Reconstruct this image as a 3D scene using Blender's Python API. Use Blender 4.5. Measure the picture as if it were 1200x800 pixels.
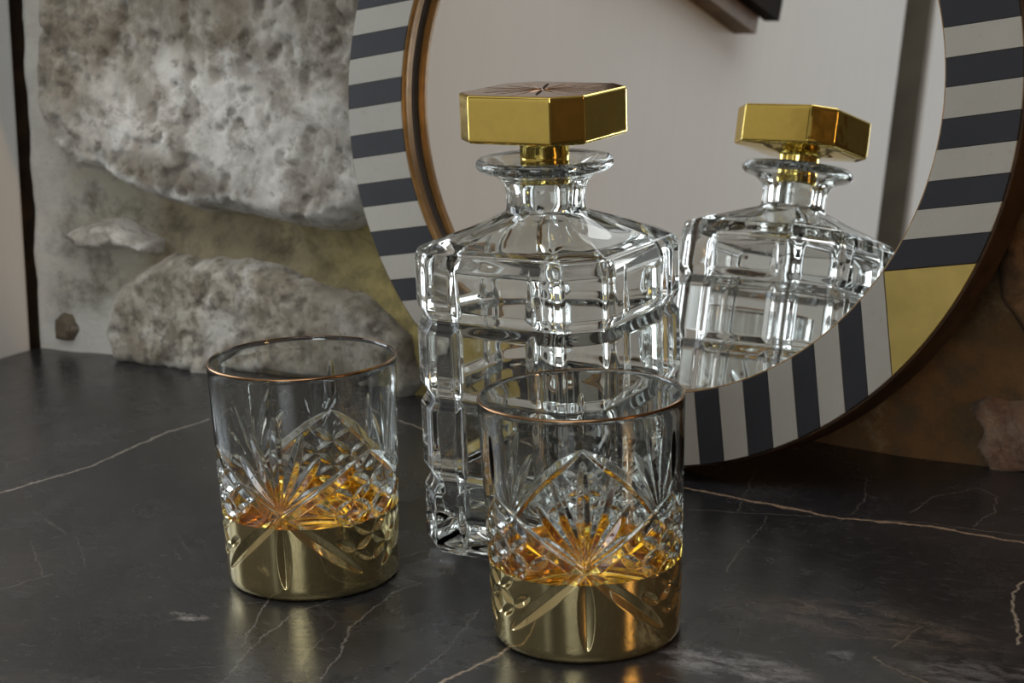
import bpy, math, random
import numpy as np
from mathutils import Matrix, Vector

random.seed(3); RNG = np.random.default_rng(5)
scene = bpy.context.scene
COL = scene.collection
for o in list(bpy.data.objects): bpy.data.objects.remove(o)

# ---------------------------------------------------------------- frame of the place
# wall frame: a = along the stone wall (to the right), b = out of the wall into the room, z = above the worktop
WA = np.array([.848, -.53, 0.]); WA /= np.linalg.norm(WA)
WB = np.array([WA[1], -WA[0], 0.])
W0 = np.array([-.345, 1.36, 0.])
def W(a, b, z=0.): return W0 + WA*a + WB*b + np.array([0, 0, z])
WROT = math.atan2(WA[1], WA[0])
WM = Matrix.Translation(Vector(W0)) @ Matrix.Rotation(WROT, 4, 'Z')     # local axes: x = a, y = -b, z

# ---------------------------------------------------------------- camera
cd = bpy.data.cameras.new('camera'); cam = bpy.data.objects.new('camera', cd); COL.objects.link(cam)
cd.sensor_width = 36.; cd.lens = 2289.355/1200*36; cd.clip_start = .01; cd.clip_end = 50
pit, rol = .226433, -.034741
Fv = np.array([0, math.cos(pit), -math.sin(pit)]); R0 = np.array([1., 0, 0]); U0 = np.cross(R0, Fv)
Rv = math.cos(rol)*R0+math.sin(rol)*U0; Uv = -math.sin(rol)*R0+math.cos(rol)*U0
cam.matrix_world = Matrix(((Rv[0], Uv[0], -Fv[0], 0), (Rv[1], Uv[1], -Fv[1], 0), (Rv[2], Uv[2], -Fv[2], .305614), (0, 0, 0, 1)))
cd.dof.use_dof = True; cd.dof.focus_distance = .86; cd.dof.aperture_fstop = 22.
scene.camera = cam

# ---------------------------------------------------------------- world, lights, exposure
world = bpy.data.worlds.new('world'); scene.world = world; world.use_nodes = True
world.node_tree.nodes['Background'].inputs[0].default_value = (.75, .82, 1., 1)
world.node_tree.nodes['Background'].inputs[1].default_value = .6
scene.view_settings.view_transform = 'Standard'; scene.view_settings.look = 'None'
scene.view_settings.gamma = 1.; scene.view_settings.use_curve_mapping = False
scene.view_settings.exposure = .14
def area(name, pos, target, sx, sy, power, color):
    l = bpy.data.lights.new(name, 'AREA'); l.shape = 'RECTANGLE'; l.size = sx; l.size_y = sy
    l.energy = power; l.color = color
    o = bpy.data.objects.new(name, l); COL.objects.link(o); o.location = pos
    o.rotation_euler = (Vector(target)-Vector(pos)).to_track_quat('-Z', 'Y').to_euler()
    return o
area('near_window_daylight', W(-.10, .30, .40), W(1., .30, .40), .33, .67, 3.4, (.86, .93, 1.))
area('far_window_daylight', W(-.09, 2.35, .62), W(1., 2.35, .62), .88, 1.08, 6., (.86, .93, 1.))
area('front_window_daylight', W(1.35, 3.36, .62), W(1.35, 0, .62), .96, 1.06, 20., (.94, .98, 1.))
area('ceiling_fill', W(.70, 1.0, 1.44), W(.70, 1.0, 0), 1.0, 1.0, 7., (.97, .985, 1.))  # unseen soft source, added as fill for the side wall
area('warm_lamp_light', W(2.25, .5, .5), W(1.3, .0, .1), .16, .22, 4.5, (1., .55, .2))
scene.cycles.max_bounces = 20; scene.cycles.transmission_bounces = 18; scene.cycles.glossy_bounces = 10
scene.cycles.diffuse_bounces = 4; scene.cycles.sample_clamp_indirect = 6.

# ---------------------------------------------------------------- helpers
def tag(o, label=None, cat=None, group=None, kind=None):
    if label: o['label'] = label
    if cat: o['category'] = cat
    if group: o['group'] = group
    if kind: o['kind'] = kind
    return o
def empty(name, loc=(0, 0, 0), rz=0., label=None, cat=None, group=None):
    o = bpy.data.objects.new(name, None); COL.objects.link(o); o.empty_display_size = .05
    o.location = loc; o.rotation_euler = (0, 0, rz)
    return tag(o, label, cat, group)
def mesh(name, V, Fs, mats, parent=None, smooth=True, midx=None, attr=None, mw=None, uv=None):
    me = bpy.data.meshes.new(name)
    V = np.asarray(V, float)
    me.from_pydata([tuple(v) for v in V.tolist()], [], [tuple(f) for f in (Fs.tolist() if isinstance(Fs, np.ndarray) else Fs)])
    for m in (mats if isinstance(mats, (list, tuple)) else [mats]): me.materials.append(m)
    if midx is not None: me.polygons.foreach_set('material_index', np.asarray(midx, np.int32))
    me.polygons.foreach_set('use_smooth', np.full(len(me.polygons), bool(smooth)))
    if attr:
        for k, a in attr.items():
            at = me.attributes.new(k, 'FLOAT', 'POINT'); at.data.foreach_set('value', np.asarray(a, np.float32))
    me.update()
    o = bpy.data.objects.new(name, me); COL.objects.link(o)
    if parent is not None: o.parent = parent
    if mw is not None: o.matrix_local = mw
    return o
def grid_faces(nr, nc, wrap=True, off=0):
    r = np.arange(nr-1)[:, None]; c = np.arange(nc if wrap else nc-1)[None, :]
    c2 = (c+1) % nc
    a = r*nc+c; b = r*nc+c2; d = (r+1)*nc+c; e = (r+1)*nc+c2
    return np.stack([a, b, e, d], -1).reshape(-1, 4)+off
def box_vf(x0, x1, y0, y1, z0, z1, f=None):
    V = [(x, y, z) for z in (z0, z1) for x, y in ((x0, y0), (x1, y0), (x1, y1), (x0, y1))]
    if f: V = [f(*v) for v in V]
    return V, [(3, 2, 1, 0), (4, 5, 6, 7), (0, 1, 5, 4), (1, 2, 6, 5), (2, 3, 7, 6), (3, 0, 4, 7)]
def wbox(name, a0, a1, b0, b1, z0, z1, mat, parent=None, bevel=0.):
    V, Fs = box_vf(a0, a1, -b1, -b0, z0, z1)
    o = mesh(name, V, Fs, mat, parent, smooth=False)
    if parent is None or parent.get('kind') != 'structure': o.matrix_basis = WM
    if bevel:
        m = o.modifiers.new('bevel', 'BEVEL'); m.width = bevel; m.segments = 2
    return o
def vnoise(x, y, seed=0):
    """smooth value noise on arrays"""
    r = np.random.default_rng(seed).random((256, 256))
    xi = np.floor(x).astype(int); yi = np.floor(y).astype(int); fx = x-xi; fy = y-yi
    fx = fx*fx*(3-2*fx); fy = fy*fy*(3-2*fy)
    g = lambda i, j: r[i % 256, j % 256]
    return (g(xi, yi)*(1-fx)+g(xi+1, yi)*fx)*(1-fy)+(g(xi, yi+1)*(1-fx)+g(xi+1, yi+1)*fx)*fy
def fbm(x, y, seed=0, octv=5, rough=.5):
    s = 0; a = 1.; t = 0
    for k in range(octv):
        s = s+a*vnoise(x*2**k+17.3*k, y*2**k+5.1*k, seed+k); t += a; a *= rough
    return s/t-.5

# ---------------------------------------------------------------- material helpers
class NT:
    def __init__(s, name):
        s.m = bpy.data.materials.new(name); s.m.use_nodes = True; s.t = s.m.node_tree
        s.b = s.t.nodes['Principled BSDF']; s.out = s.t.nodes['Material Output']
    def n(s, typ, **kw):
        nd = s.t.nodes.new(typ)
        for k, v in kw.items():
            if k.startswith('i_'):
                key = k[2:]; key = int(key) if key.isdigit() else key.replace('_', ' ')
                if isinstance(v, bpy.types.NodeSocket): s.t.links.new(v, nd.inputs[key])
                else: nd.inputs[key].default_value = v
            else: setattr(nd, k, v)
        return nd
    def l(s, a, b): s.t.links.new(a, b)
    def noise(s, vec, scale, detail=6, rough=.6, dist=0.):
        return s.n('ShaderNodeTexNoise', i_Vector=vec, i_Scale=scale, i_Detail=detail, i_Roughness=rough, i_Distortion=dist).outputs['Fac']
    def ramp(s, fac, stops, interp='LINEAR'):
        nd = s.n('ShaderNodeValToRGB', i_Fac=fac); cr = nd.color_ramp; cr.interpolation = interp
        while len(cr.elements) < len(stops): cr.elements.new(.5)
        for e, (p, c) in zip(cr.elements, stops):
            e.position = p; e.color = (c, c, c, 1) if isinstance(c, (int, float)) else tuple(c)+(1,)
        return nd.outputs['Color']
    def mix(s, fac, a, b, mode='MIX'):
        nd = s.n('ShaderNodeMix', data_type='RGBA', blend_type=mode)
        for k, v in ((0, fac), (6, a), (7, b)):
            if isinstance(v, bpy.types.NodeSocket): s.l(v, nd.inputs[k])
            elif k == 0: nd.inputs[k].default_value = v
            else: nd.inputs[k].default_value = tuple(v)+(1,)
        return nd.outputs[2]
    def math(s, op, a, b=None, c=None, clamp=False):
        nd = s.n('ShaderNodeMath', operation=op); nd.use_clamp = clamp
        for i, v in enumerate((a, b, c)):
            if v is None: continue
            if isinstance(v, bpy.types.NodeSocket): s.l(v, nd.inputs[i])
            else: nd.inputs[i].default_value = v
        return nd.outputs[0]
    def bump(s, h, strength=.3, dist=.002):
        nd = s.n('ShaderNodeBump', i_Height=h, i_Strength=strength, i_Distance=dist); s.l(nd.outputs[0], s.b.inputs['Normal'])
    def obj(s): return s.n('ShaderNodeTexCoord').outputs['Object']
def simple(name, col, rough=.5, metal=0., noise=0., nscale=40., bump=0., spec=.5):
    t = NT(name); t.b.inputs['Roughness'].default_value = rough; t.b.inputs['Metallic'].default_value = metal
    t.b.inputs['Specular IOR Level'].default_value = spec
    v = t.obj(); nz = t.noise(v, nscale)
    c1 = tuple(max(0, c*(1-noise)) for c in col); c2 = tuple(min(1, c*(1+noise)) for c in col)
    t.l(t.ramp(nz, [(.3, c1), (.7, c2)]), t.b.inputs['Base Color'])
    if bump: t.bump(nz, bump, .001)
    return t.m
def glass_mat(name, col=(1, 1, 1), ior=1.52, rough=0.):
    t = NT(name); t.t.nodes.remove(t.b)
    g = t.n('ShaderNodeBsdfGlass', i_Color=tuple(col)+(1,), i_Roughness=rough, i_IOR=ior)
    t.l(g.outputs[0], t.out.inputs['Surface']); return t.m
M_GLASS = glass_mat('clear_crystal', (.95, .96, .955), 1.53)
def gold_mat(name, col, rough, wob=0., wscale=60.):
    t = NT(name); t.b.inputs['Metallic'].default_value = 1.
    v = t.obj(); nz = t.noise(v, 180, 4)
    t.l(t.ramp(nz, [(.3, tuple(c*.93 for c in col)), (.7, col)]), t.b.inputs['Base Color'])
    t.b.inputs['Roughness'].default_value = rough
    if wob: t.bump(t.noise(v, wscale, 2), wob, .002)
    return t.m
M_GOLD_STOP = gold_mat('polished_gold', (1., .76, .20), .035, .06, 45.)
M_GOLD_TOP = gold_mat('bronzed_star_top', (.42, .20, .085), .10, .04, 45.)
def lustre():
    """gold film fired on the glass: pale varnished gold outside, deep gold where it is seen through the crystal"""
    t = NT('gold_lustre'); t.b.inputs['Roughness'].default_value = .07
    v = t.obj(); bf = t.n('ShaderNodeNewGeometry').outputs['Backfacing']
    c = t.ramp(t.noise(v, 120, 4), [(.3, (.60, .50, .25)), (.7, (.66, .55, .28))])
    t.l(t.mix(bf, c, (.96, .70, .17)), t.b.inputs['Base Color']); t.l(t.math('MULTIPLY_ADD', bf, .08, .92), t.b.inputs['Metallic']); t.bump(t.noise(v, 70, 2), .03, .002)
    return t.m
M_GOLD_BAND = lustre()

# ---- dark veined stone of the worktop
VEINS = [
 (.0011, (.42, .36, .29), [(-.2776, 1.006), (-.2558, 1.0316), (-.2368, 1.0539), (-.2215, 1.0883), (-.2088, 1.1158), (-.1852, 1.1453)]),
 (.0009, (.42, .36, .29), [(-.07, 1.1282), (-.0533, 1.1051)]),
 (.0013, (.52, .37, .25), [(-.01, 1.05), (.0695, .9884), (.0874, .9727), (.1145, .9505), (.1379, .9323), (.1584, .915), (.1838, .9056), (.2058, .8927), (.2385, .869), (.29, .83)]),
 (.00045, (.4, .34, .27), [(.0841, .937), (.1241, .9256), (.1586, .9164)]),
 (.00045, (.4, .34, .27), [(.1586, .9164), (.196, .9042), (.2411, .8787)]),
 (.0010, (.55, .42, .3), [(-.0484, .705), (-.0235, .739), (-.0132, .7498), (.0, .767)]),
 (.00055, (.42, .4, .37), [(-.1223, .7303), (-.1147, .7655), (-.1098, .7842), (-.0981, .8135), (-.0804, .8278), (-.0754, .8383), (-.0561, .8806), (-.0442, .888)]),
 (.0005, (.42, .4, .37), [(-.1182, .7734), (-.1159, .8048), (-.1118, .8419)]),
 (.0005, (.42, .4, .37), [(-.0828, .7268), (-.0767, .7574), (-.0739, .7907), (-.0644, .8155), (-.054, .8361), (-.0428, .8462)]),
 (.0004, (.42, .4, .37), [(-.0487, .7238), (-.0327, .758), (-.0243, .786), (-.0182, .8058)]),
 (.0004, (.3, .27, .23), [(.1272, .9986), (.1162, .9575), (.1098, .93)]),
 (.0004, (.3, .27, .23), [(.1829, .9795), (.1754, .9435), (.1647, .9197)]),
 (.0004, (.3, .28, .25), [(.1223, .9217), (.1152, .8961), (.1029, .8724), (.0936, .8438)]),
 (.0004, (.36, .32, .27), [(.1952, .9204), (.2087, .944), (.2373, .9552)]),
 (.0004, (.36, .32, .27), [(.2373, .9552), (.2415, .9402), (.2348, .9187), (.2187, .8952)]),
 (.0008, (.5, .42, .32), [(.2258, .8213), (.2138, .8041), (.2078, .7738), (.2023, .7456)]),
 (.0007, (.5, .42, .32), [(.1416, .7375), (.1447, .7266), (.154, .7145), (.1582, .7032)]),
 (.0006, (.38, .32, .25), [(.1502, .7458), (.1625, .7635), (.167, .7679)]),
 (.0004, (.4, .38, .35), [(-.2401, .8547), (-.2186, .8734)]),
]
def counter_material():
    t = NT('veined_black_stone')
    def loc(x, y): d = np.array([x, y, 0.])-W0; return float(d@WA), float(-(d@WB))     # place in the room -> slab coordinates
    P = t.obj()
    flat = t.n('ShaderNodeVectorMath', operation='MULTIPLY', i_0=P, i_1=(1, 1, 0)).outputs[0]
    wz = t.n('ShaderNodeTexNoise', i_Vector=flat, i_Scale=75., i_Detail=5., i_Roughness=.7).outputs['Color']
    off = t.n('ShaderNodeVectorMath', operation='SUBTRACT', i_0=wz, i_1=(.5, .5, .5)).outputs[0]
    off = t.n('ShaderNodeVectorMath', operation='MULTIPLY', i_0=off, i_1=(.009, .009, 0)).outputs[0]
    wp = t.n('ShaderNodeVectorMath', operation='ADD', i_0=flat, i_1=off).outputs[0]
    wv = t.noise(flat, 160, 4)
    wmul = t.math('MULTIPLY_ADD', wv, 2.2, -.1)
    # ground: black with brown-grey clouds and soft streaks
    cl = t.noise(flat, 7, 8, .62, .6); cl2 = t.noise(flat, 26, 8, .68, .4)
    base = t.ramp(cl, [(.3, (.016, .016, .0185)), (.52, (.027, .027, .029)), (.72, (.050, .047, .046))])
    base = t.mix(t.ramp(cl2, [(.55, 0), (.8, .5)]), base, (.080, .076, .073))
    scl = t.n('ShaderNodeVectorMath', operation='MULTIPLY', i_0=wp, i_1=(1., 2.6, 0)).outputs[0]
    # fine hairline cracks
    vo = t.n('ShaderNodeTexVoronoi', feature='DISTANCE_TO_EDGE', i_Vector=wp, i_Scale=13.).outputs['Distance']
    gate = t.ramp(t.noise(flat, 11, 3), [(.5, 0), (.62, 1)])
    hair = t.math('MULTIPLY', t.ramp(vo, [(.0, 1), (.0065, 0)]), gate)
    base = t.mix(t.math('MULTIPLY', hair, .3), base, (.2, .18, .155))
    sp = t.noise(flat, 900, 2); base = t.mix(t.ramp(sp, [(.74, 0), (.8, .45)]), base, (.35, .33, .3))
    # chalky clouds, at their places in the slab
    for (cx, cy, rx, ry, k, col) in [(.083, .735, .035, .014, .62, (.30, .30, .31)), (.145, .775, .06, .02, .5, (.14, .11, .09)), (-.147, .811, .010, .005, .85, (.40, .37, .34)), (.127, .739, .006, .007, .5, (.3, .3, .31)), (-.048, .856, .014, .03, .3, (.2, .19, .18)), (-.17, .72, .05, .02, .35, (.12, .11, .1)), (.2, .70, .06, .02, .5, (.25, .24, .24))]:
        cx, cy = loc(cx, cy)
        mp = t.n('ShaderNodeMapping', i_Vector=wp, i_Location=(-cx/rx, -cy/ry, 0), i_Scale=(1/rx, 1/ry, 0)).outputs[0]
        ln = t.n('ShaderNodeVectorMath', operation='LENGTH', i_0=mp).outputs['Value']
        m = t.math('MULTIPLY', t.math('MULTIPLY', t.math('SUBTRACT', 1.2, ln, clamp=True), 1.8, clamp=True), t.ramp(t.noise(scl, 42, 8, .72, .5), [(.42, 0), (.62, min(1, k*1.5))]))
        base = t.mix(m, base, col)
    # every vein follows its own course: offset from a straight axis, read off a curve
    for w, c, pts in VEINS:
        p = np.array([loc(*q) for q in pts]); A_, B_ = p[0], p[-1]; L = np.linalg.norm(B_-A_); u = (B_-A_)/L; nn = np.array([-u[1], u[0]])
        ss = (p-A_)@u/L; dd = (p-A_)@nn; o_ = np.argsort(ss); ss, dd = ss[o_], dd[o_]; Rg = max(.004, np.abs(dd).max()*2.2)
        sx = t.math('MULTIPLY', t.math('SUBTRACT', t.n('ShaderNodeVectorMath', operation='DOT_PRODUCT', i_0=wp, i_1=(u[0]/L, u[1]/L, 0)).outputs['Value'], float(A_@u/L)), 1.)
        ty = t.math('SUBTRACT', t.n('ShaderNodeVectorMath', operation='DOT_PRODUCT', i_0=wp, i_1=(nn[0], nn[1], 0)).outputs['Value'], float(A_@nn))
        cv = t.ramp(sx, [(float(min(max(a_, 0), 1)), float(.5+d_/Rg)) for a_, d_ in zip(ss, dd)])
        ctr = t.math('MULTIPLY_ADD', cv, float(Rg), float(-.5*Rg))
        dist = t.math('ABSOLUTE', t.math('SUBTRACT', ty, ctr))
        over = t.math('MAXIMUM', t.math('SUBTRACT', t.math('ABSOLUTE', t.math('SUBTRACT', sx, .5)), .5), 0.)
        dist = t.math('MULTIPLY_ADD', over, float(L*1.5), dist)
        m = t.math('SUBTRACT', 1.25, t.math('MULTIPLY', dist, float(1/w)), clamp=True)
        base = t.mix(t.math('MULTIPLY', m, wmul, clamp=True), base, tuple(x*(.75 if w > .0007 else .36) for x in c))
    t.l(base, t.b.inputs['Base Color'])
    fs = t.noise(scl, 120, 8, .75)
    base = t.mix(t.ramp(fs, [(.54, 0), (.70, .55)]), base, (.13, .125, .12))
    base = t.mix(t.ramp(t.noise(scl, 330, 5, .7), [(.36, .55), (.48, 0)]), base, (.012, .012, .013))
    t.l(base, t.b.inputs['Base Color'])
    t.l(t.ramp(cl2, [(.3, .17), (.7, .32)]), t.b.inputs['Roughness'])
    t.b.inputs['Specular IOR Level'].default_value = .5
    t.bump(t.math('ADD', t.math('MULTIPLY', t.noise(flat, 12, 2), 2.), t.noise(scl, 140, 5, .7)), .16, .0012)
    return t.m
M_COUNTER = counter_material()

def stone_material(name, pal, dark=(.05, .045, .035), wash=(.64, .61, .55), pits=.75, scale=1.):
    t = NT(name); v = t.obj()
    a = t.noise(v, 11*scale, 10, .66, .3); b = t.noise(v, 38*scale, 10, .72)
    c = t.ramp(a, [(.30, pal[0]), (.45, pal[1]), (.56, pal[2]), (.70, pal[3])])
    c = t.mix(t.ramp(b, [(.38, .85), (.52, 0)]), c, pal[0])
    c = t.mix(t.ramp(t.noise(v, 120*scale, 6, .7), [(.40, .6), (.5, 0)]), c, dark)
    c = t.mix(t.ramp(t.noise(v, 17*scale, 8, .7, .2), [(.52, 0), (.62, .7)]), c, wash)
    c = t.mix(t.ramp(t.noise(v, 62*scale, 6, .62), [(.60, 0), (.68, pits)]), c, dark)
    c0 = c
    at = t.n('ShaderNodeAttribute', attribute_name='wash').outputs['Fac']
    wn = t.math('MULTIPLY_ADD', t.noise(v, 45, 6, .7), 1.3, -.3)
    c = t.mix(t.math('MULTIPLY', at, t.math('ADD', wn, .65), clamp=True), c, wash)
    st = t.n('ShaderNodeAttribute', attribute_name='stain_and_gap').outputs['Fac']
    c = t.mix(t.math('MULTIPLY', st, t.math('ADD', wn, .5), clamp=True), c, tuple(min(1, x*3.2) for x in dark))
    c = t.mix(t.ramp(t.noise(v, 31*scale, 9, .72, .3), [(.47, 0), (.60, .62)]), c, tuple(.5*(x+y) for x, y in zip(pal[0], pal[1])))
    c = t.mix(t.ramp(t.noise(v, 105*scale, 6, .65), [(.56, 0), (.66, .6)]), c, tuple(x*.8 for x in pal[0]))
    t.l(c, t.b.inputs['Base Color']); t.b.inputs['Roughness'].default_value = .85
    t.bump(t.math('ADD', t.math('MULTIPLY', b, 1.), t.noise(v, 140*scale, 8, .7)), .55, .003)
    return t.m
def mortar_material():
    t = NT('limewashed_mortar'); v = t.obj()
    # run of colour along the wall: pale lime at the left, olive earth, then dark burnt brown at the right
    A = t.n('ShaderNodeSeparateXYZ', i_0=v).outputs[0]
    A = t.math('ADD', A, t.math('MULTIPLY_ADD', t.noise(v, 14, 5), .12, -.06))
    c = t.ramp(A, [(.02, (.56, .55, .50)), (.065, (.40, .38, .31)), (.12, (.24, .20, .13)), (.24, (.20, .165, .09)), (.33, (.33, .265, .09)), (.50, (.13, .085, .035)), (.62, (.12, .06, .018)), (.75, (.16, .085, .03))])
    b = t.noise(v, 42, 9, .7)
    c = t.mix(t.ramp(b, [(.36, .7), (.55, 0)]), c, (.06, .045, .025))
    c = t.mix(t.ramp(t.noise(v, 21, 8, .72), [(.56, 0), (.70, .45)]), c, (.40, .33, .2))
    at = t.n('ShaderNodeAttribute', attribute_name='wash').outputs['Fac']
    c = t.mix(at, c, (.66, .64, .58))
    st = t.n('ShaderNodeAttribute', attribute_name='stain_and_gap').outputs['Fac']
    c = t.mix(st, c, (.055, .03, .016))
    t.l(c, t.b.inputs['Base Color']); t.b.inputs['Roughness'].default_value = .9
    t.bump(t.math('ADD', b, t.noise(v, 150, 8, .7)), .5, .003)
    return t.m
M_MORTAR = mortar_material()
M_STONE_GREY = stone_material('grey_rubble_stone', [(.105, .080, .052), (.19, .155, .11), (.32, .28, .22), (.45, .415, .35)])
M_STONE_PALE = stone_material('pale_rubble_stone', [(.15, .118, .078), (.30, .255, .19), (.44, .40, .32), (.55, .52, .44)])
M_STONE_BROWN = stone_material('burnt_brown_stone', [(.05, .025, .01), (.11, .055, .02), (.19, .10, .035), (.26, .14, .05)], dark=(.02, .012, .006), wash=(.22, .14, .07))
M_STONE_PINK = stone_material('pinkish_brick_stone', [(.13, .07, .04), (.21, .12, .075), (.27, .165, .11), (.32, .21, .15)], dark=(.06, .03, .02), wash=(.3, .24, .17), pits=.3)
def plaster(name, col, streak=.05, rough=.6):
    t = NT(name); v = t.obj()
    s = t.n('ShaderNodeVectorMath', operation='MULTIPLY', i_0=v, i_1=(1, 1, .08)).outputs[0]
    n1 = t.noise(s, 60, 6, .65); n2 = t.noise(v, 3, 4)
    c = t.ramp(n1, [(.3, tuple(x*(1-2*streak) for x in col)), (.7, tuple(min(1, x*(1+streak)) for x in col))])
    c = t.mix(t.ramp(n2, [(.4, 0), (.7, .2)]), c, tuple(x*.85 for x in col))
    t.l(c, t.b.inputs['Base Color']); t.b.inputs['Roughness'].default_value = rough
    t.bump(n1, .12, .001); return t.m
M_PANEL = plaster('cream_painted_panel', (.78, .79, .77), .012)
M_PLASTER = plaster('old_cream_plaster', (.5, .46, .41), .04, .8)
M_FRONT = plaster('smoke_brown_plaster', (.30, .27, .22), .1, .8)
M_CRACK = simple('dark_brown_gap', (.05, .026, .012), .8, 0, .5, 60)
M_RECESS_SHADE = simple('recess_shade_paint', (.17, .15, .115), .7, 0, .15, 20)  # shade of the recess, put into the colour
M_DARKWOOD = simple('dark_stained_wood', (.035, .022, .014), .5, 0, .4, 30)
M_FLOOR = simple('oak_boards', (.13, .08, .045), .5, 0, .3, 12)
M_BLACK = simple('black_lacquer', (.020, .016, .014), .85, 0, .2, 60, 0., .15)
M_BROWN = simple('matt_brown', (.20, .12, .05), .55, 0, .3, 50)

# ================================================================ structure
def poly_sd(px, py, poly):
    """signed distance, positive inside"""
    P = np.asarray(poly, float); Q = np.roll(P, -1, 0); best = np.full(px.shape, 1e9); ins = np.zeros(px.shape, bool)
    for (x1, y1), (x2, y2) in zip(P, Q):
        dx, dy = x2-x1, y2-y1; L = dx*dx+dy*dy
        h = np.clip(((px-x1)*dx+(py-y1)*dy)/L, 0, 1)
        best = np.minimum(best, np.hypot(px-x1-h*dx, py-y1-h*dy))
        c = ((y1 > py) != (y2 > py)) & (px < (x2-x1)*(py-y1)/(y2-y1+1e-12)+x1); ins ^= c
    return np.where(ins, best, -best)
def smooth01(x): x = np.clip(x, 0, 1); return x*x*(3-2*x)

STONES = [  # outline in wall coordinates (a, z), height out of the mortar, edge roundness, material, label, wash sides
 ([(.066, .40), (.049, .30), (.0450, .2504), (.0372, .2104), (.0362, .1756), (.0417, .1495), (.0656, .13), (.0927, .1263), (.1296, .1148), (.1731, .1069), (.2158, .1048), (.2635, .0999), (.2836, .1), (.3111, .1124), (.364, .150), (.38, .25), (.36, .37), (.28, .43), (.15, .44)], .020, .020, M_STONE_GREY, 1.),
 ([(.046, .0867), (.0650, .0949), (.0892, .0969), (.1263, .0848), (.122, .0760), (.0986, .0780), (.0686, .0742), (.0501, .0738)], .010, .007, M_STONE_PALE, 1.2),
 ([(.0953, .0547), (.1351, .0767), (.1992, .0772), (.2474, .0666), (.2943, .0599), (.3303, .0357), (.3372, .0089), (.33, -.004), (.1713, -.004), (.1062, -.004), (.0819, -.003), (.0729, .02)], .009, .010, M_STONE_PALE, .5),
 ([(.024, .0236), (.0320, .0305), (.0418, .0286), (.0476, .0164), (.0409, .0059), (.0257, .0062)], .003, .005, M_STONE_GREY, .0),
 ([(.6867, .030), (.6990, .0374), (.7188, .0395), (.80, .042), (.92, .03), (.93, -.004), (.70, -.004), (.6929, .0086), (.6960, .0176)], .003, .003, M_STONE_PINK, .9),
 ([(.6985, .1362), (.716, .156), (.76, .17), (.86, .15), (.87, .09), (.80, .07), (.7216, .0698), (.704, .0907)], .014, .012, M_STONE_BROWN, .2),
 ([(.42, .40), (.45, .30), (.56, .28), (.66, .31), (.69, .40), (.62, .46), (.48, .46)], .004, .015, M_STONE_GREY, .4),
 ([(.72, .38), (.73, .21), (.84, .19), (.98, .22), (1.0, .36), (.88, .42)], .014, .015, M_STONE_BROWN, .2),
 ([(.96, .15), (1.0, .03), (1.16, .03), (1.2, .16), (1.08, .2)], .015, .015, M_STONE_BROWN, .2),
 ([(1.05, .42), (1.06, .25), (1.22, .22), (1.36, .28), (1.34, .43), (1.18, .48)], .015, .015, M_STONE_BROWN, .2),
 ([(.05, .60), (.04, .48), (.2, .47), (.33, .48), (.34, .62), (.2, .66)], .015, .015, M_STONE_GREY, .8),
 ([(.4, .66), (.38, .52), (.52, .49), (.7, .5), (.74, .64), (.56, .69)], .012, .015, M_STONE_GREY, .4),
 ([(.8, .64), (.79, .5), (.94, .47), (1.1, .52), (1.1, .66), (.94, .7)], .015, .015, M_STONE_GREY, .3),
]
A_END, Z_TOP = 2.4, 1.5
def wall_surface(name, a0, a1, z0, z1, step, fn, mat, parent=None, keep=None):
    na = int((a1-a0)/step)+1; nz = int((z1-z0)/step)+1
    aa, zz = np.meshgrid(np.linspace(a0, a1, na), np.linspace(z0, z1, nz))
    b, attr, mask = fn(aa, zz)
    V = np.stack([aa, -b, zz], -1)
    Fs = grid_faces(nz, na, False); V = V.reshape(-1, 3)
    if mask is not None:
        mk = mask.ravel(); Fs = Fs[mk[Fs].all(1)]
        used = np.unique(Fs); re = np.full(len(V), -1); re[used] = np.arange(len(used)); V = V[used]; Fs = re[Fs]
        attr = {k: v.ravel()[used] for k, v in attr.items()}
    else: attr = {k: v.ravel() for k, v in attr.items()}
    o = mesh(name, V, Fs, mat, parent, True, attr=attr)
    if parent is None: o.matrix_basis = WM
    return o
def mortar_h(a, z):
    h = fbm(a*9, z*9, 3, 5)*.020-.006
    # hollow band under the big stone, dark gap beside the painted panel
    h -= .012*np.exp(-((z-(.112-.17*(a-.10)))/.016)**2)*smooth01((a-.07)/.05)*smooth01((.40-a)/.1)
    hc = -.004-z*.045+fbm(a*30, z*30, 4, 4)*.006; kc = smooth01((.085-a)/.05); h = h*(1-kc)+hc*kc
    h -= .022*smooth01((.0066-a)/.002)
    h = np.where((a > .3) & (a < .72) & (z > .15), np.minimum(h, -.002), h)
    return h
def mortar(a, z):
    b = mortar_h(a, z)
    n = fbm(a*25, z*25, 9, 4)
    wash = np.maximum(smooth01((.065-a)/.05+n)*.8, smooth01((.11-a)/.03+n)*smooth01((.045-z)/.03+n)*.95)
    stain_and_gap = smooth01((.0062-a+n*.006)/.002)*smooth01((z-.03)/.02)  # dark tone painted into the gap beside the panel
    # zero-strength term, no change at the foot of the wall
    stain_and_gap = np.maximum(stain_and_gap, .0*a)
    return b, {'wash': wash, 'stain_and_gap': stain_and_gap}, None
wall_back = wall_surface('wall_back', -.02, 1.02, .0, .62, .0026, mortar, M_MORTAR)
tag(wall_back, 'rough rubble stone wall with limewashed mortar behind the mirror', kind='structure')
cont = mesh('mortar_field', [], [], M_MORTAR, wall_back) if False else None
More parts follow.
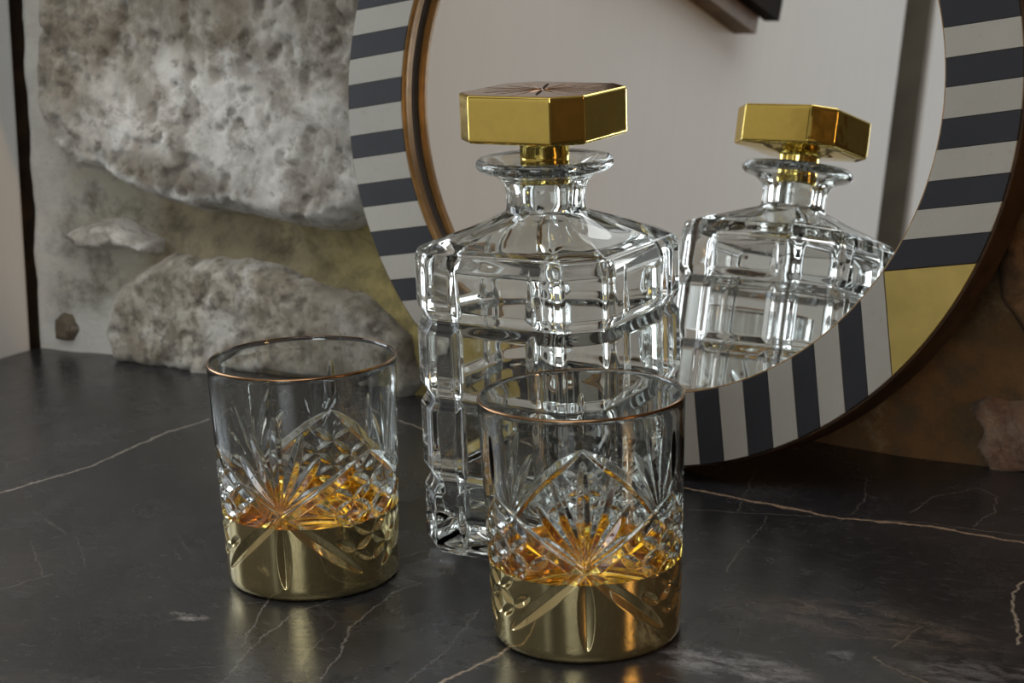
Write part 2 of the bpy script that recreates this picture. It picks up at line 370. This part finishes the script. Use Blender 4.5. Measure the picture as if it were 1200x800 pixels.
for k, (poly, hh, ed, mt, wk) in enumerate(STONES):
    P = np.array(poly); lo = P.min(0)-.014; hi = P.max(0)+.014
    big = lo[0] > .75 or lo[1] > .44
    def fn(a, z, P=P, hh=hh, ed=ed, wk=wk, k=k):
        sd = poly_sd(a+fbm(a*22, z*22, 40+k, 3)*.010, z+fbm(a*22, z*22, 60+k, 3)*.010, P)
        m = smooth01(sd/ed+.15)
        h = -.012+(hh+.012)*m**.6+fbm(a*14, z*14, 80+k, 6, .6)*.016*m+fbm(a*70, z*70, 90+k, 4)*.005-.004*smooth01((fbm(a*90, z*90, 30+k, 3)-.12)/.1)
        if hh < .005: h = np.minimum(h, .004)
        h = h-np.maximum(0, .001-sd)*4.5
        low = smooth01(1.6-np.abs(sd-ed*.35)/(ed*.5))
        gx, gz = np.gradient(sd)
        facing = smooth01(.75*(gx > 0)+.0+.6*(gz > 0))     # lower and left margins get the paler wash colour
        wash = low*facing*wk
        if k == 0:
            band = smooth01(.0+fbm(a*11, z*11, 7, 5)*3.2+.62-np.abs(z-(.165-.10*(a-.12)))/.075)
            wash = np.maximum(wash, .8*band)
            n21 = fbm(a*13, z*13, 21, 4)*2
            stain_and_gap = np.maximum(smooth01((z-.19)/.06+n21)*.75, smooth01((a-.27)/.06+n21)*smooth01((z-.13)/.03)*.8)
        elif k == 1: wash = np.full_like(a, .95); stain_and_gap = np.zeros_like(a)
        elif k == 2: stain_and_gap = smooth01((a-.20)/.07+fbm(a*14, z*14, 22, 4)*2)*.55
        else: stain_and_gap = np.zeros_like(a)
        return h, {'wash': wash, 'stain_and_gap': stain_and_gap}, sd > -.007
    st = wall_surface('stone', lo[0], hi[0], max(lo[1], .0), hi[1], .006 if big else .0022, fn, mt, wall_back)
wb2 = wbox('wall_back_plaster', 1.02, A_END, -.10, -.035, -.9, Z_TOP, M_STONE_BROWN); wb2.name = 'wall_back'; wb2['kind'] = 'structure'
wb3 = wbox('wall_back_upper', -.02, 1.02, -.12, -.035, -.9, Z_TOP, M_PLASTER, wall_back); wb3.name = 'plaster_backing'

def wall_with_window(name, axis, c0, c1, lo, hi, w0, w1, wz0, wz1, mat):
    pieces = [(lo, w0, -.9, Z_TOP), (w1, hi, -.9, Z_TOP), (w0, w1, -.9, wz0), (w0, w1, wz1, Z_TOP)]
    V = []; Fs = []
    for p0, p1, z0, z1 in pieces:
        if axis == 'a': v, f = box_vf(c0, c1, p0, p1, z0, z1, lambda a, b, z: (a, -b, z))
        else: v, f = box_vf(p0, p1, c0, c1, z0, z1, lambda a, b, z: (a, -b, z))
        Fs += [tuple(i+len(V) for i in ff[::-1]) for ff in f]; V += v
    o = mesh(name, V, Fs, mat, None, False); o['kind'] = 'structure'; o.matrix_basis = WM; return o
# side wall of the recess: cream painted panels (this is what the mirror reflects)
wl = wall_with_window('wall_left', 'a', -.22, .003, -.03, 1.535, .13, .47, .06, .74, M_PANEL)
for v_ in wl.data.vertices:      # the edge of the old panel is not quite plumb
    if abs(v_.co.y-.03) < 1e-5: v_.co.y = .001+.040*v_.co.z
wbox('gap_shade_strip', -.15, -.003, -.10, .03, -.9, Z_TOP, M_CRACK, wl)  # added dark strip, stands in for the shade inside the gap
bm_ = wl.modifiers.new('bevel', 'BEVEL'); bm_.width = .004; bm_.segments = 3
r_ = wbox('recess_back', -.22, -.18, 1.50, 1.66, -.9, Z_TOP, M_BROWN, wl)  # coloured brown so the recess reads darker than its light gives
j_ = wbox('jamb_board', -.22, .003, 1.625, 1.86, -.9, Z_TOP, M_PANEL, wl, .010)
jd = wbox('recess_shade_strip', -.22, .003, 1.612, 1.6245, -.9, Z_TOP, M_RECESS_SHADE, wl)  # thin strip coloured dark to deepen the shade of the recess
wall_with_window('wall_left', 'a', -.12, .0, 1.86, 3.4, 1.90, 2.80, .07, 1.17, M_PLASTER)
wall_with_window('wall_front', 'b', 3.4, 3.5, -.12, A_END, .85, 1.85, .07, 1.17, M_FRONT)
for nm, a0, a1, b0, b1, z0, z1 in (('wall_right', A_END, A_END+.1, 0, 3.4, -.9, Z_TOP), ('ceiling', -.12, A_END+.1, -.12, 3.5, Z_TOP, Z_TOP+.08), ('floor', -.12, A_END+.1, -.12, 3.5, -.98, -.9)):
    o = wbox(nm, a0, a1, b0, b1, z0, z1, {'wall_right': simple('smoky_brown_plaster', (.11, .06, .03), .8, 0, .4, 8), 'ceiling': simple('ceiling_paint', (.42, .42, .41), .8, 0, .1, 8), 'floor': M_FLOOR}[nm]); o['kind'] = 'structure'
def window(name, axis, c, w0, w1, z0, z1):
    root = None; bars = [(w0, w0+.035, z0, z1), (w1-.035, w1, z0, z1), (w0, w1, z0, z0+.035), (w0, w1, z1-.035, z1), ((w0+w1)/2-.012, (w0+w1)/2+.012, z0, z1), (w0, w1, (z0+z1)/2-.012, (z0+z1)/2+.012)]
    V = []; Fs = []
    for p0, p1, q0, q1 in bars:
        if axis == 'a': v, f = box_vf(c, c+.03, p0, p1, q0, q1, lambda a, b, z: (a, -b, z))
        else: v, f = box_vf(p0, p1, c, c+.03, q0, q1, lambda a, b, z: (a, -b, z))
        Fs += [tuple(i+len(V) for i in ff[::-1]) for ff in f]; V += v
    o = mesh(name, V, Fs, simple('window_paint', (.6, .58, .54), .4), None, False); o['kind'] = 'structure'; o.matrix_basis = WM
window('window_1', 'a', -.07, .13, .47, .06, .74)
window('window_3', 'a', -.06, 1.90, 2.80, .07, 1.17)
window('window_2', 'b', 3.32, .85, 1.85, .07, 1.17)

# worktop
ct = wbox('worktop', .004, 2.2, -.034, .64, -.03, .0, M_COUNTER)
tag(ct, 'black veined stone worktop under the glasses and decanter', 'worktop')
mb = ct.modifiers.new('bevel', 'BEVEL'); mb.width = .003; mb.segments = 3
cab = wbox('base_cabinet', .02, 2.2, -.03, .60, -.9, -.03, M_DARKWOOD)
tag(cab, 'dark wooden cabinet carrying the black stone worktop', 'cabinet')

# ================================================================ round mirror
MP = np.array([0, 1.054736, 0.])
psi, ta = -.586382, .151881
Mn = np.array([math.sin(psi)*math.cos(ta), -math.cos(psi)*math.cos(ta), math.sin(ta)])
Mu = np.cross([0, 0, 1.], Mn); Mu /= np.linalg.norm(Mu); Mv = np.cross(Mn, Mu)
ro = math.radians(9.); Mx = math.cos(ro)*Mu+math.sin(ro)*Mv; My = -math.sin(ro)*Mu+math.cos(ro)*Mv
MC = MP+Mu*.0800+Mv*.2040           # centre of the ring on the glass plane
mir = bpy.data.objects.new('round_mirror', None); COL.objects.link(mir)
mir.matrix_world = Matrix([[Mx[i], My[i], Mn[i], MC[i]] for i in range(3)]+[[0, 0, 0, 1]])
tag(mir, 'round mirror with grey and cream striped inlaid frame leaning on the wall', 'mirror')
TF, RI, RO = .0125, .1612, .1993    # front plane of the inlay, inner and outer radius
def ring(name, prof, mat, parent, n=180, close=True):
    a = np.arange(n)/n*2*math.pi; prof = np.array(prof)
    V = np.stack([prof[:, 0][:, None]*np.cos(a), prof[:, 0][:, None]*np.sin(a), np.repeat(prof[:, 1][:, None], n, 1)], -1).reshape(-1, 3)
    Fs = grid_faces(len(prof), n)
    if close: 
        last = grid_faces(2, n); k = (len(prof)-1)*n
        last = np.where(last >= n, last-n, last+k); Fs = np.vstack([Fs, last])
    return mesh(name, V, Fs, mat, parent, True)
# bronze carcass of the frame: outer wall, back, and a stepped inner lip
M_BRONZE = simple('aged_bronze', (.045, .022, .008), .5, .5, .45, 60, .1)
M_BRASSLIP = simple('brown_brass_lip', (.22, .12, .03), .42, .45, .3, 90, .05)
M_LIPDARK = simple('dark_lip_groove', (.02, .012, .006), .7)
sh = lambda x: x
fr = ring('frame', [(RI+.0002, TF-.0016), (RO+.0004, TF-.0016), (RO+.0012, TF-.0016), (RO+.0022, TF-.0032), (RO+.0024, -.014), (RO+.001, -.0150), (RI+.002, -.0150), (RI+.0005, -.0132)], M_BRONZE, mir)
for p in fr.data.polygons: p.use_smooth = True
em = fr.modifiers.new('es', 'EDGE_SPLIT'); em.split_angle = math.radians(35)
lip = ring('inner_lip', [(RI+.0002, TF-.0004), (RI-.0002, TF-.0004), (RI-.0006, TF-.0010), (RI-.0006, .0036), (RI+.0002, .0036)], M_BRASSLIP, mir)
ring('lip_groove', [(RI+.0002, .0036), (RI+.0000, .0036), (RI+.0000, .0001), (RI+.0004, .0001)], M_LIPDARK, mir)
# silvered glass
def disc(name, r, z0, z1, mat, parent, n=180):
    a = np.arange(n)/n*2*math.pi
    V = [(r*math.cos(t), r*math.sin(t), z0) for t in a]+[(r*math.cos(t), r*math.sin(t), z1) for t in a]
    Fs = [tuple(range(n))[::-1], tuple(range(n, 2*n))]+[(i, (i+1) % n, n+(i+1) % n, n+i) for i in range(n)]
    return mesh(name, V, Fs, mat, parent, False)
tm = NT('silvered_mirror'); tm.b.inputs['Metallic'].default_value = 1.; tm.b.inputs['Roughness'].default_value = .004
tm.b.inputs['Base Color'].default_value = (.90, .90, .885, 1)
disc('mirror_glass', RI+.001, -.004, .0, tm.m, mir)
disc('backing_board', RI+.0015, -.0125, -.0045, M_DARKWOOD, mir)
def inlay_mat(name, col, var, rough=.38):
    t = NT(name); v = t.obj()
    rnd = t.n('ShaderNodeObjectInfo').outputs['Random']
    n1 = t.noise(v, 22, 6, .6); n2 = t.noise(v, 260, 3, .6)
    c = t.ramp(n1, [(.3, tuple(x*(1-var) for x in col)), (.7, tuple(x*(1+var) for x in col))])
    c = t.mix(t.ramp(n2, [(.62, 0), (.72, .25)]), c, tuple(x*.6 for x in col))
    k = t.math('MULTIPLY_ADD', rnd, .14, .93)
    c2 = t.n('ShaderNodeVectorMath', operation='SCALE', i_0=c, i_Scale=k).outputs[0]
    t.l(c2, t.b.inputs['Base Color']); t.b.inputs['Roughness'].default_value = rough; t.b.inputs['Specular IOR Level'].default_value = .25
    t.bump(t.noise(v, 30, 2), .05, .001); return t.m
M_CREAM = inlay_mat('cream_bone_inlay', (.315, .302, .262), .05)
M_SLATE = inlay_mat('slate_grey_inlay', (.021, .0215, .0245), .12, .5)
M_BRASS = simple('dull_brass_plate', (.38, .28, .075), .48, .5, .2, 35, .05)
def plate(name, pts, mat, h=.0):
    """flat inlay slip: outline on the front plane, given thickness and a hairline bevel"""
    P = np.array(pts); n = len(P); c = P.mean(0); z0, z1 = TF-.0016, TF+h
    din = P+(c-P)/np.linalg.norm(c-P, axis=1)[:, None]*.00025
    V = [(x, y, z0) for x, y in P]+[(x, y, z1-.0002) for x, y in P]+[(x, y, z1) for x, y in din]
    Fs = [tuple(range(n))[::-1], tuple(range(2*n, 3*n))]
    for q in (0, n): Fs += [(q+i, q+(i+1) % n, q+n+(i+1) % n, q+n+i) for i in range(n)]
    return mesh(name, V, Fs, mat, mir, False)
GAP = .00012
def arc_x(R, y): return math.sqrt(max(R*R-y*y, 0))
def strips(bounds, side, first_dark):
    """bounds: ordered cuts across; side: 'right','left' (cuts are y) or 'bottom','top' (cuts are x)"""
    dark = first_dark
    for k, (b0, b1) in enumerate(zip(bounds[:-1], bounds[1:])):
        lo, hi = min(b0, b1)+GAP, max(b0, b1)-GAP; s = np.linspace(lo, hi, 4)
        outer = [(arc_x(RO, t), t) for t in s]; inner = [(arc_x(RI+.0003, t), t) for t in s[::-1]]
        pts = outer+inner
        if side == 'left': pts = [(-x, y) for x, y in pts][::-1]
        if side == 'bottom': pts = [(y, -x) for x, y in pts]
        if side == 'top': pts = [(y, x) for x, y in pts][::-1]
        h = random.uniform(-.00006, .00006)
        o = plate('grey_stripe' if dark else 'cream_stripe', pts, M_SLATE if dark else M_CREAM, h)
        dark = not dark
CUT = .1078
r_b = [CUT]+[.0066+.01435*k for k in range(6, -1, -1)]+[-.0079, -.0218, -.0368, -.0510, -.0657, -.0787, -.0926, -.1066]
l_b = [.1075, .0972, .0830, .0688, .0545, .0414, .0267, .0132, -.0025, -.0155, -.0308, -.0441, -.0589, -.0733, -.0875, -.1000, -.1140]
bo_b = [.1210, .1078, .0950, .0809, .0682, .0541, .0397, .0254, .0113]+[.0113-.0139*k for k in range(1, 9)]
to_b = [.1120-.014*k for k in range(17)]
strips(r_b, 'right', True); strips(l_b, 'left', True); strips(bo_b, 'bottom', False); strips(to_b, 'top', False)
def corner(sx, sy, cx, cy):
    """dull brass plate filling a diagonal of the ring outside |x|>cx, |y|>cy"""
    t0 = math.asin(cy/RO); t1 = math.acos(cx/RO)
    outer = [(RO*math.cos(t), RO*math.sin(t)) for t in np.linspace(t0, t1, 10)]
    p_in_x = (cx, math.sqrt(max(RI**2-cx**2, 0))); p_in_y = (math.sqrt(max(RI**2-cy**2, 0)), cy)
    inner = []
    if p_in_x[1] > cy: inner = [(RI*math.cos(t), RI*math.sin(t)) for t in np.linspace(math.acos(cx/RI), math.asin(cy/RI), 4)]
    else: inner = [(cx, cy)]
    pts = [(x*sx, y*sy) for x, y in outer+inner]
    if sx*sy < 0: pts = pts[::-1]
    return plate('brass_plate', pts, M_BRASS, -.00005)
corner(1, -1, .1213, .1070); corner(-1, -1, .1000, .1143); corner(1, 1, .1123, .1080); corner(-1, 1, .1123, .1080)

# ================================================================ decanter
DX, DY, DTH = .018279, .906875, .543219
ZS = .144463
def octo(wd, ch, r, seg, arc):
    """rounded octagon: points, outward normals (counter-clockwise), core offset r"""
    h = wd/2-r; k = wd/2-ch-r*math.tan(math.radians(22.5))
    core = [(-k, -h), (k, -h), (h, -k), (h, k), (k, h), (-k, h), (-h, k), (-h, -k)]
    ang = [-90, -45, 0, 45, 90, 135, 180, 225]
    P = []; N = []
    for i in range(8):
        a0 = math.radians(ang[i]); p, q = np.array(core[i]), np.array(core[(i+1) % 8]); n = np.array([math.cos(a0), math.sin(a0)])
        m = seg if i % 2 == 0 else max(4, seg//5)
        for t in np.linspace(0, 1, m): P.append(p+(q-p)*t); N.append(n)
        for t in np.linspace(0, 1, arc+2)[1:-1]:
            a = a0+math.radians(45)*t; P.append(q); N.append(np.array([math.cos(a), math.sin(a)]))
    return np.array(P), np.array(N), r
def vgroove(x, w, d, rnd=.15):
    q = np.clip(1-np.abs(x)/w, 0, 1)
    return d*(q*q*(3-2*q)*.35+q*.65)
dec = empty('decanter', (DX, DY, 0), -DTH, 'square cut crystal decanter with a gold stopper in front of the mirror', 'decanter')
def build_decanter_body():
    W_, CH = .1028, .0152
    P, N, r = octo(W_, CH, .0036, 150, 7)
    zs = [0., .0003, .0010, .0022, .0040]+list(np.linspace(.006, .1395, 170))+[.1415, .1430, .1438, ZS]
    rows = []
    notch = (.035838, .075888, .113046); G = .019759
    # position of each perimeter point along its own main face
    for z in zs:
        ins = sum(vgroove(z-zn, .0054, .0032) for zn in notch)
        if z < .0045: ins += .0042*(1-z/.0045)**1.3
        if z > .1395: ins += .0016*((z-.1395)/(ZS-.1395))**2
        fade = float(np.clip((ZS-.004-z)/.022, 0, 1)) if z > .113 else 1.
        fade *= float(np.clip((z-.003)/.012, 0, 1))
        p0 = P+N*r
        gx = np.zeros(len(P))
        for s in (-G, G):
            on_y = (np.abs(N[:, 1]) > .99); on_x = (np.abs(N[:, 0]) > .99)
            gx = np.maximum(gx, np.where(on_y, vgroove(p0[:, 0]-s, .0030*max(fade, .25), .0021*fade), 0))
            gx = np.maximum(gx, np.where(on_x, vgroove(p0[:, 1]-s, .0030*max(fade, .25), .0021*fade), 0))
        # each cell is pillowed a little
        pil = .0
        off = r-np.maximum(ins, gx)
        q = P+N*off[:, None]
        rows.append(np.c_[q, np.full(len(q), z)])
    n = len(P)
    # shoulder: octagon blending to the round neck
    top = rows[-1][:, :2]; ang = np.arctan2(top[:, 1], top[:, 0]); RN = .0186
    circ_ = np.c_[np.cos(ang), np.sin(ang)]
    for t in (.012, .05, .12, .25, .4, .55, .7, .82, .91, .96):
        z = ZS+.0006+(.1588-ZS-.0006)*t
        k = t; rr_ = .0036+.026*smooth01(t*1.3); P3, N3, _ = octo(W_-.0032, CH*(1-.35*t), rr_, 150, 7); q3 = P3+N3*rr_
        rows.append(np.c_[q3*(1-k)+circ_*(RN+.0014)*k, np.full(n, z)])
    for rr, z in ((.0192, .1597), (.01875, .1608), (.0186, .163), (.0186, .167), (.0189, .1702), (.0200, .1730), (.0222, .1755), (.0252, .1772), (.0285, .1782), (.0308, .1790), (.0320, .1802), (.0325, .1817), (.0322, .1832), (.0311, .1843), (.0296, .18455), (.0270, .1838), (.0230, .1822), (.0190, .1805), (.0160, .1790), (.0142, .1770), (.0134, .1740), (.0130, .170), (.0127, .165), (.0126, .1605), (.0128, .1575), (.0145, .1545), (.0185, .1515)):
        rows.append(np.c_[circ_*rr, np.full(n, z)])
    # cavity: soft-cornered square, heavy walls and a thick base
    P2, N2, r2 = octo(.0850, .0170, .010, 150, 7)
    for ins, z, bl in ((.020, .1482, .75), (.0105, .1440, .35), (.0045, .1410, .12), (.0012, .1370, 0), (0, .132, 0), (0, .11, 0), (0, .08, 0), (0, .05, 0), (0, .024, 0), (.0012, .0185, 0), (.0045, .0150, 0), (.0095, .0134, 0)):
        q = P2+N2*(r2-min(ins, r2-.0005))[..., None] if False else P2*(1-max(0, ins-.0095)/.04)+N2*(r2-min(ins, .0095))
        c2 = np.c_[np.cos(np.arctan2(q[:, 1], q[:, 0])), np.sin(np.arctan2(q[:, 1], q[:, 0]))]*.024
        q = q*(1-bl)+c2*bl
        rows.append(np.c_[q, np.full(n, z)])
    V = np.vstack(rows); nr = len(rows); Fs = grid_faces(nr, n).tolist()
    # caps, dimpled centres
    inner = rows[-1]; cap = []
    base_in = len(V); V = np.vstack([V, inner*[.6, .6, 0]+[0, 0, .0131], inner*[.25, .25, 0]+[0, 0, .0130]])
    Fs += (np.vstack([grid_faces(2, n), ])+np.array([[0]*4])).tolist() and []
    a = np.arange(n); b = (a+1) % n; o1 = (nr-1)*n; o2 = nr*n; o3 = nr*n+n
    Fs += np.stack([o1+a, o1+b, o2+b, o2+a], 1).tolist()+np.stack([o2+a, o2+b, o3+b, o3+a], 1).tolist()
    Fs.append(tuple((o3+a).tolist()))
    # underside
    o4 = len(V); V = np.vstack([V, rows[0]*[.9, .9, 1], rows[0]*[.86, .86, 0]+[0, 0, .0009]]); o5 = o4+n
    Fs += np.stack([b, a, o4+a, o4+b], 1).tolist()+np.stack([o4+b, o4+a, o5+a, o5+b], 1).tolist()
    Fs.append(tuple((o5+a[::-1]).tolist()))
    o = mesh('bottle', V, [tuple(f) for f in Fs], M_GLASS, dec, True)
    return o
bottle = build_decanter_body()
# stopper: gold head, gold collar, clear plug
def build_stopper():
    st = bpy.data.objects.new('stopper', None)
    rz = DTH-.52442
    z0, z1 = .1940, .2159
    P, N, r = octo(.0653, .0114, .0012, 60, 4); n = len(P)
    rows = []
    def row(ins, z, sc=1.): rows.append(np.c_[(P+N*(r-ins))*sc, np.full(n, z)])
    ang0 = np.arctan2(P[:, 1]+N[:, 1]*r, P[:, 0]+N[:, 0]*r); C0 = np.c_[np.cos(ang0), np.sin(ang0)]
    for rr, z in ((.0105, .1765), (.0116, .1772), (.0117, .185), (.0116, .190), (.0122, .1913), (.0140, .1922)): rows.append(np.c_[C0*rr, np.full(n, z)])
    base = P+N*(r-.0012)
    for k, z in ((.35, .1928), (.7, .1935)): rows.append(np.c_[C0*.014*(1-k)+base*k, np.full(n, z)])
    row(.0012, z0-.0002); row(.0006, z0+.0001); row(.0001, z0+.0007)
    for t in np.linspace(.06, .94, 14): row(0, z0+(z1-z0)*t)
    row(.0001, z1-.0008); row(.0006, z1-.0002); row(.0011, z1)
    top0 = rows[-1][:, :2]
    ntop = len(rows)
    for t in np.linspace(.97, .02, 60):
        q = top0*t; an = np.arctan2(q[:, 1], q[:, 0]); rad = np.hypot(q[:, 0], q[:, 1])
        dz = np.zeros(n)
        for m in range(16):
            a_ = m*math.pi/8+math.pi/8*.0; L = .031 if m % 2 == 0 else .027
            da = (an-a_+math.pi) % (2*math.pi)-math.pi; x = rad*np.cos(da); y = rad*np.sin(da)
            w = (.0013 if m % 2 == 0 else .0009)*np.sqrt(np.clip(1-((x-L*.5)/(L*.52))**2, 0, 1))+1e-5
            dz = np.maximum(dz, np.where((x > 0), .0007*np.clip(1-np.abs(y)/w, 0, 1)*np.clip(w/.0009, 0, 1), 0))
        rows.append(np.c_[q, z1-dz])
    nr = len(rows); V = np.vstack(rows); Fs = [tuple(f) for f in grid_faces(nr, n).tolist()]
    Fs.append(tuple((np.arange(n)+(nr-1)*n).tolist())); Fs.append(tuple(np.arange(n)[::-1].tolist()))
    mi = [1 if i//n >= ntop-1 else 0 for i in range((nr-1)*n)]+[1, 0]
    head = mesh('stopper', V, Fs, [M_GOLD_STOP, M_GOLD_TOP], dec, True, mi); head.rotation_euler = (0, 0, rz)
    e2 = head.modifiers.new('es', 'EDGE_SPLIT'); e2.split_angle = math.radians(60)
    head['label'] = 'eight-sided gold stopper head with star-cut top'
    prof = [(.0004, .1762), (.0100, .1762), (.0108, .1755), (.0110, .1700), (.0108, .1630), (.0102, .1600), (.0090, .1592), (.0004, .1590)]
    a = np.arange(64)/64*2*math.pi; pr = np.array(prof)
    V = np.stack([pr[:, 0][:, None]*np.cos(a), pr[:, 0][:, None]*np.sin(a), np.repeat(pr[:, 1][:, None], 64, 1)], -1).reshape(-1, 3)
    Fs = [tuple(f[::-1]) for f in grid_faces(len(pr), 64).tolist()]+[tuple(range(64)), tuple(range(64*7, 64*8))[::-1]]
    pl = mesh('plug', V, Fs, M_GLASS, head, True); pl['label'] = 'clear glass plug seated in the neck'
build_stopper()

# ================================================================ tumblers
TH, TR, TB, ZG = .103579, .0430, .0394, .0345
def lens(x, y, x0, y0, x1, y1, w, d, sharp=0.):
    """V cut shaped like a leaf from (x0,y0) to (x1,y1): depth at x,y"""
    L = math.hypot(x1-x0, y1-y0); ux, uy = (x1-x0)/L, (y1-y0)/L
    s = ((x-x0)*ux+(y-y0)*uy)/L; v = np.abs(-(x-x0)*uy+(y-y0)*ux)
    ww = w*np.sqrt(np.clip(4*s*(1-s), 0, 1)) if not sharp else w*np.clip(np.minimum(s/sharp, (1-s)/.25), 0, 1)**.7
    ok = (s > 0) & (s < 1)
    return np.where(ok, d*np.clip(1-v/(ww+1e-6), 0, 1)*np.clip(ww/w, 0, 1), 0)
def cuts(th, z):
    """th: angle from the fan's axis, any array; three repeats"""
    per = 2*math.pi/3; c = np.zeros_like(th); RM = .0418
    t = (th+per/2) % per-per/2; x = t*RM; H = per/2*RM
    zc, zt = .0392, .0665
    for sgn in (-1, 1):
        X = x*sgn
        c = np.maximum(c, lens(X, z, -.0008, zc-.0004, H+.001, zt+.0006, .0030, .0019, .12))     # upper arm of the big cross
        c = np.maximum(c, lens(X, z, .0005, zc+.0008, H*.86, .0105, .0034, .0019))               # lower arm
        c = np.maximum(c, lens(X, z, H*1.04, zt-.001, H*1.04+.019, zt+.0005-.0 , .0001, .0))
        for phi, L in ((17, .041), (34, .034), (51, .023)):                          # fan of leaves
            p = math.radians(phi)
            c = np.maximum(c, lens(X, z, .0006*math.sin(p), zc+.0030, L*math.sin(p), zc+L*math.cos(p), .0027, .0015))
    c = np.maximum(c, lens(x, z, 0, zc+.002, 1e-6, zc+.047, .0027, .0015))
    c = np.maximum(c, lens(x, z, 0, zc-.002, 1e-6, .0065, .0036, .0016))
    # lozenge field between two fans: lattice of short leaf cuts
    y = np.where(x > 0, x-H, x+H)      # centred on the field
    dx, dz = H/4.6, (zt-zc)/4.6
    zc2 = zc-.0005
    for i in range(-4, 5):
        for j in range(-4, 5):
            cx = (i-j)*dx; cz = zc2+.001+(i+j)*dz
            if abs(cx)/(H*.92)+abs(cz-zc2)/.0272 > .86: continue
            for ex, ez in ((dx, dz), (-dx, dz)):
                mx, mz = cx+ex, cz+ez
                if abs(mx)/(H*.92)+abs(mz-zc2)/.0272 > 1.02: continue
                c = np.maximum(c, lens(y, z, cx+ex*.04, cz+ez*.04, cx+ex*.96, cz+ez*.96, .0024, .0014))
    # low flutes high on the wall, between the fans
    c = np.maximum(c, lens(y, z, 0, zt+.006, 1e-6, zt+.026, .0018, .0009))
    return c
def build_tumbler():
    n = 720; th = np.arange(n)/n*2*math.pi      # angle measured from -Y
    zs = np.concatenate([[.0002, .0010, .0022, .0038], np.linspace(.0055, ZG, 96), np.linspace(ZG+.0003, .0955, 170), [.0975, .0995, .1010]])
    rows = []; tags = []
    c_all = cuts(*np.meshgrid(th, zs))
    S_, C_ = np.sin(th), -np.cos(th)
    def add(rad, z, tg): rows.append(np.stack([rad*S_, rad*C_, np.full(n, z) if np.isscalar(z) else z], 1)); tags.append(tg)
    add(np.full(n, .030), .0012, 1); add(np.full(n, .0335), .0003, 1); add(np.full(n, TB-.0036), 0., 1)
    for k, z in enumerate(zs):
        base = TB+(TR-TB)*(z/TH); e = 0.
        if z < .0040: e = .0034*(1-math.sqrt(max(0, 1-((.0040-z)/.0040)**2)))
        add(base-e-c_all[k], z, 1 if z < ZG+1e-6 else 0)
    for dr, z in ((.0000, .1024), (.0002, .1031), (.0007, .10355), (.0012, .10355), (.0016, .1031), (.0018, .1022)): add(np.full(n, TR-dr), z, 0)
    for rr, z in ((.0410, .098), (.0406, .088), (.0396, .070), (.0385, .052), (.0378, .036), (.0370, .0270), (.0352, .0215), (.0320, .0182), (.027, .0168), (.020, .0163), (.010, .0166), (.002, .0168)): add(np.full(n, rr), z, 0)
    V = np.vstack(rows); nr = len(rows); Fs = grid_faces(nr, n)
    mi = np.repeat([1 if (tags[i] and tags[i+1]) else 0 for i in range(nr-1)], n)
    Fs = Fs.tolist(); mi = mi.tolist()
    Fs.append(tuple((np.arange(n)+(nr-1)*n).tolist())); mi.append(0)
    Fs.append(tuple(np.arange(n)[::-1].tolist())); mi.append(1)
    return V, Fs, mi
TV, TF_, TMI = build_tumbler()
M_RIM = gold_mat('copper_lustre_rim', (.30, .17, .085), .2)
def place_tumbler(loc, rz, label, data=None):
    root = empty('tumbler', loc, rz, label, 'glass', 'crystal tumblers with gold bases')
    if data is None: o = mesh('bowl', TV, [tuple(f) for f in TF_], [M_GLASS, M_GOLD_BAND], root, True, TMI); me = o.data
    else:
        o = bpy.data.objects.new('bowl', data); COL.objects.link(o); o.parent = root; me = data
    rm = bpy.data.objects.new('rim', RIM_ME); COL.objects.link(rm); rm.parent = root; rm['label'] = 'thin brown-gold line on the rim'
    return root, me
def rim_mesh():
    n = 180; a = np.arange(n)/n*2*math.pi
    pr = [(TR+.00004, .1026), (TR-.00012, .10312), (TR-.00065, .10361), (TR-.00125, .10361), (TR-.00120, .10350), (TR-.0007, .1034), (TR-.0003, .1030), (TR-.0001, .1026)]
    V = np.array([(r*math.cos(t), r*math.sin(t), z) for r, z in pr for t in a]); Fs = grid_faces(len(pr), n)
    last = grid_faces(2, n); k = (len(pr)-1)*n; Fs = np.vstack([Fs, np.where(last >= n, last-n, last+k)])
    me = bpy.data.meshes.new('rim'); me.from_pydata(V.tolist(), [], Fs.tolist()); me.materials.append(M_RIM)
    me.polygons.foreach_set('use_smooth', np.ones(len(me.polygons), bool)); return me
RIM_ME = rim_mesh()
t1, tme = place_tumbler((-.095409, .861131, .0001), math.radians(-12.7), 'left tumbler, farther back and further from the decanter, with a gold base')
t2, _ = place_tumbler((.027531, .777953, .0001), math.radians(-2.2), 'right tumbler standing nearest the camera in front of the decanter', tme)

# ================================================================ things only the mirror shows
pf = empty('picture_frame', W(.003, 1.05, .51), WROT, 'black frame on the cream wall, its corner reflected at the mirror top', 'frame')
def local_wbox(name, parent, a0, a1, b0, b1, z0, z1, mat):
    o = wbox(name, a0, a1, b0, b1, z0, z1, mat); o.parent = parent
    o.matrix_basis = (Matrix.Translation(parent.location) @ Matrix.Rotation(parent.rotation_euler[2], 4, 'Z')).inverted() @ WM; return o
for nm, b0, b1, z0, z1 in (('rail', .76, 1.100, .49, .52), ('rail', .76, 1.100, .87, .90), ('rail', .76, .79, .52, .87), ('rail', 1.070, 1.100, .52, .87)):
    local_wbox(nm, pf, .030, .048, b0, b1, z0, z1, M_BLACK)
local_wbox('brown_slab', pf, .0032, .030, .77, 1.085, .470, .89, M_BROWN)  # brown slab behind the rails, reaching a little below them
local_wbox('panel', pf, .0302, .034, .79, 1.070, .52, .87, simple('dark_print', (.04, .035, .03), .5, 0, .3, 10))
pf.rotation_euler = (Matrix.Rotation(WROT, 4, 'Z') @ Matrix.Rotation(math.radians(6.), 4, 'X')).to_euler()     # hangs a little crooked
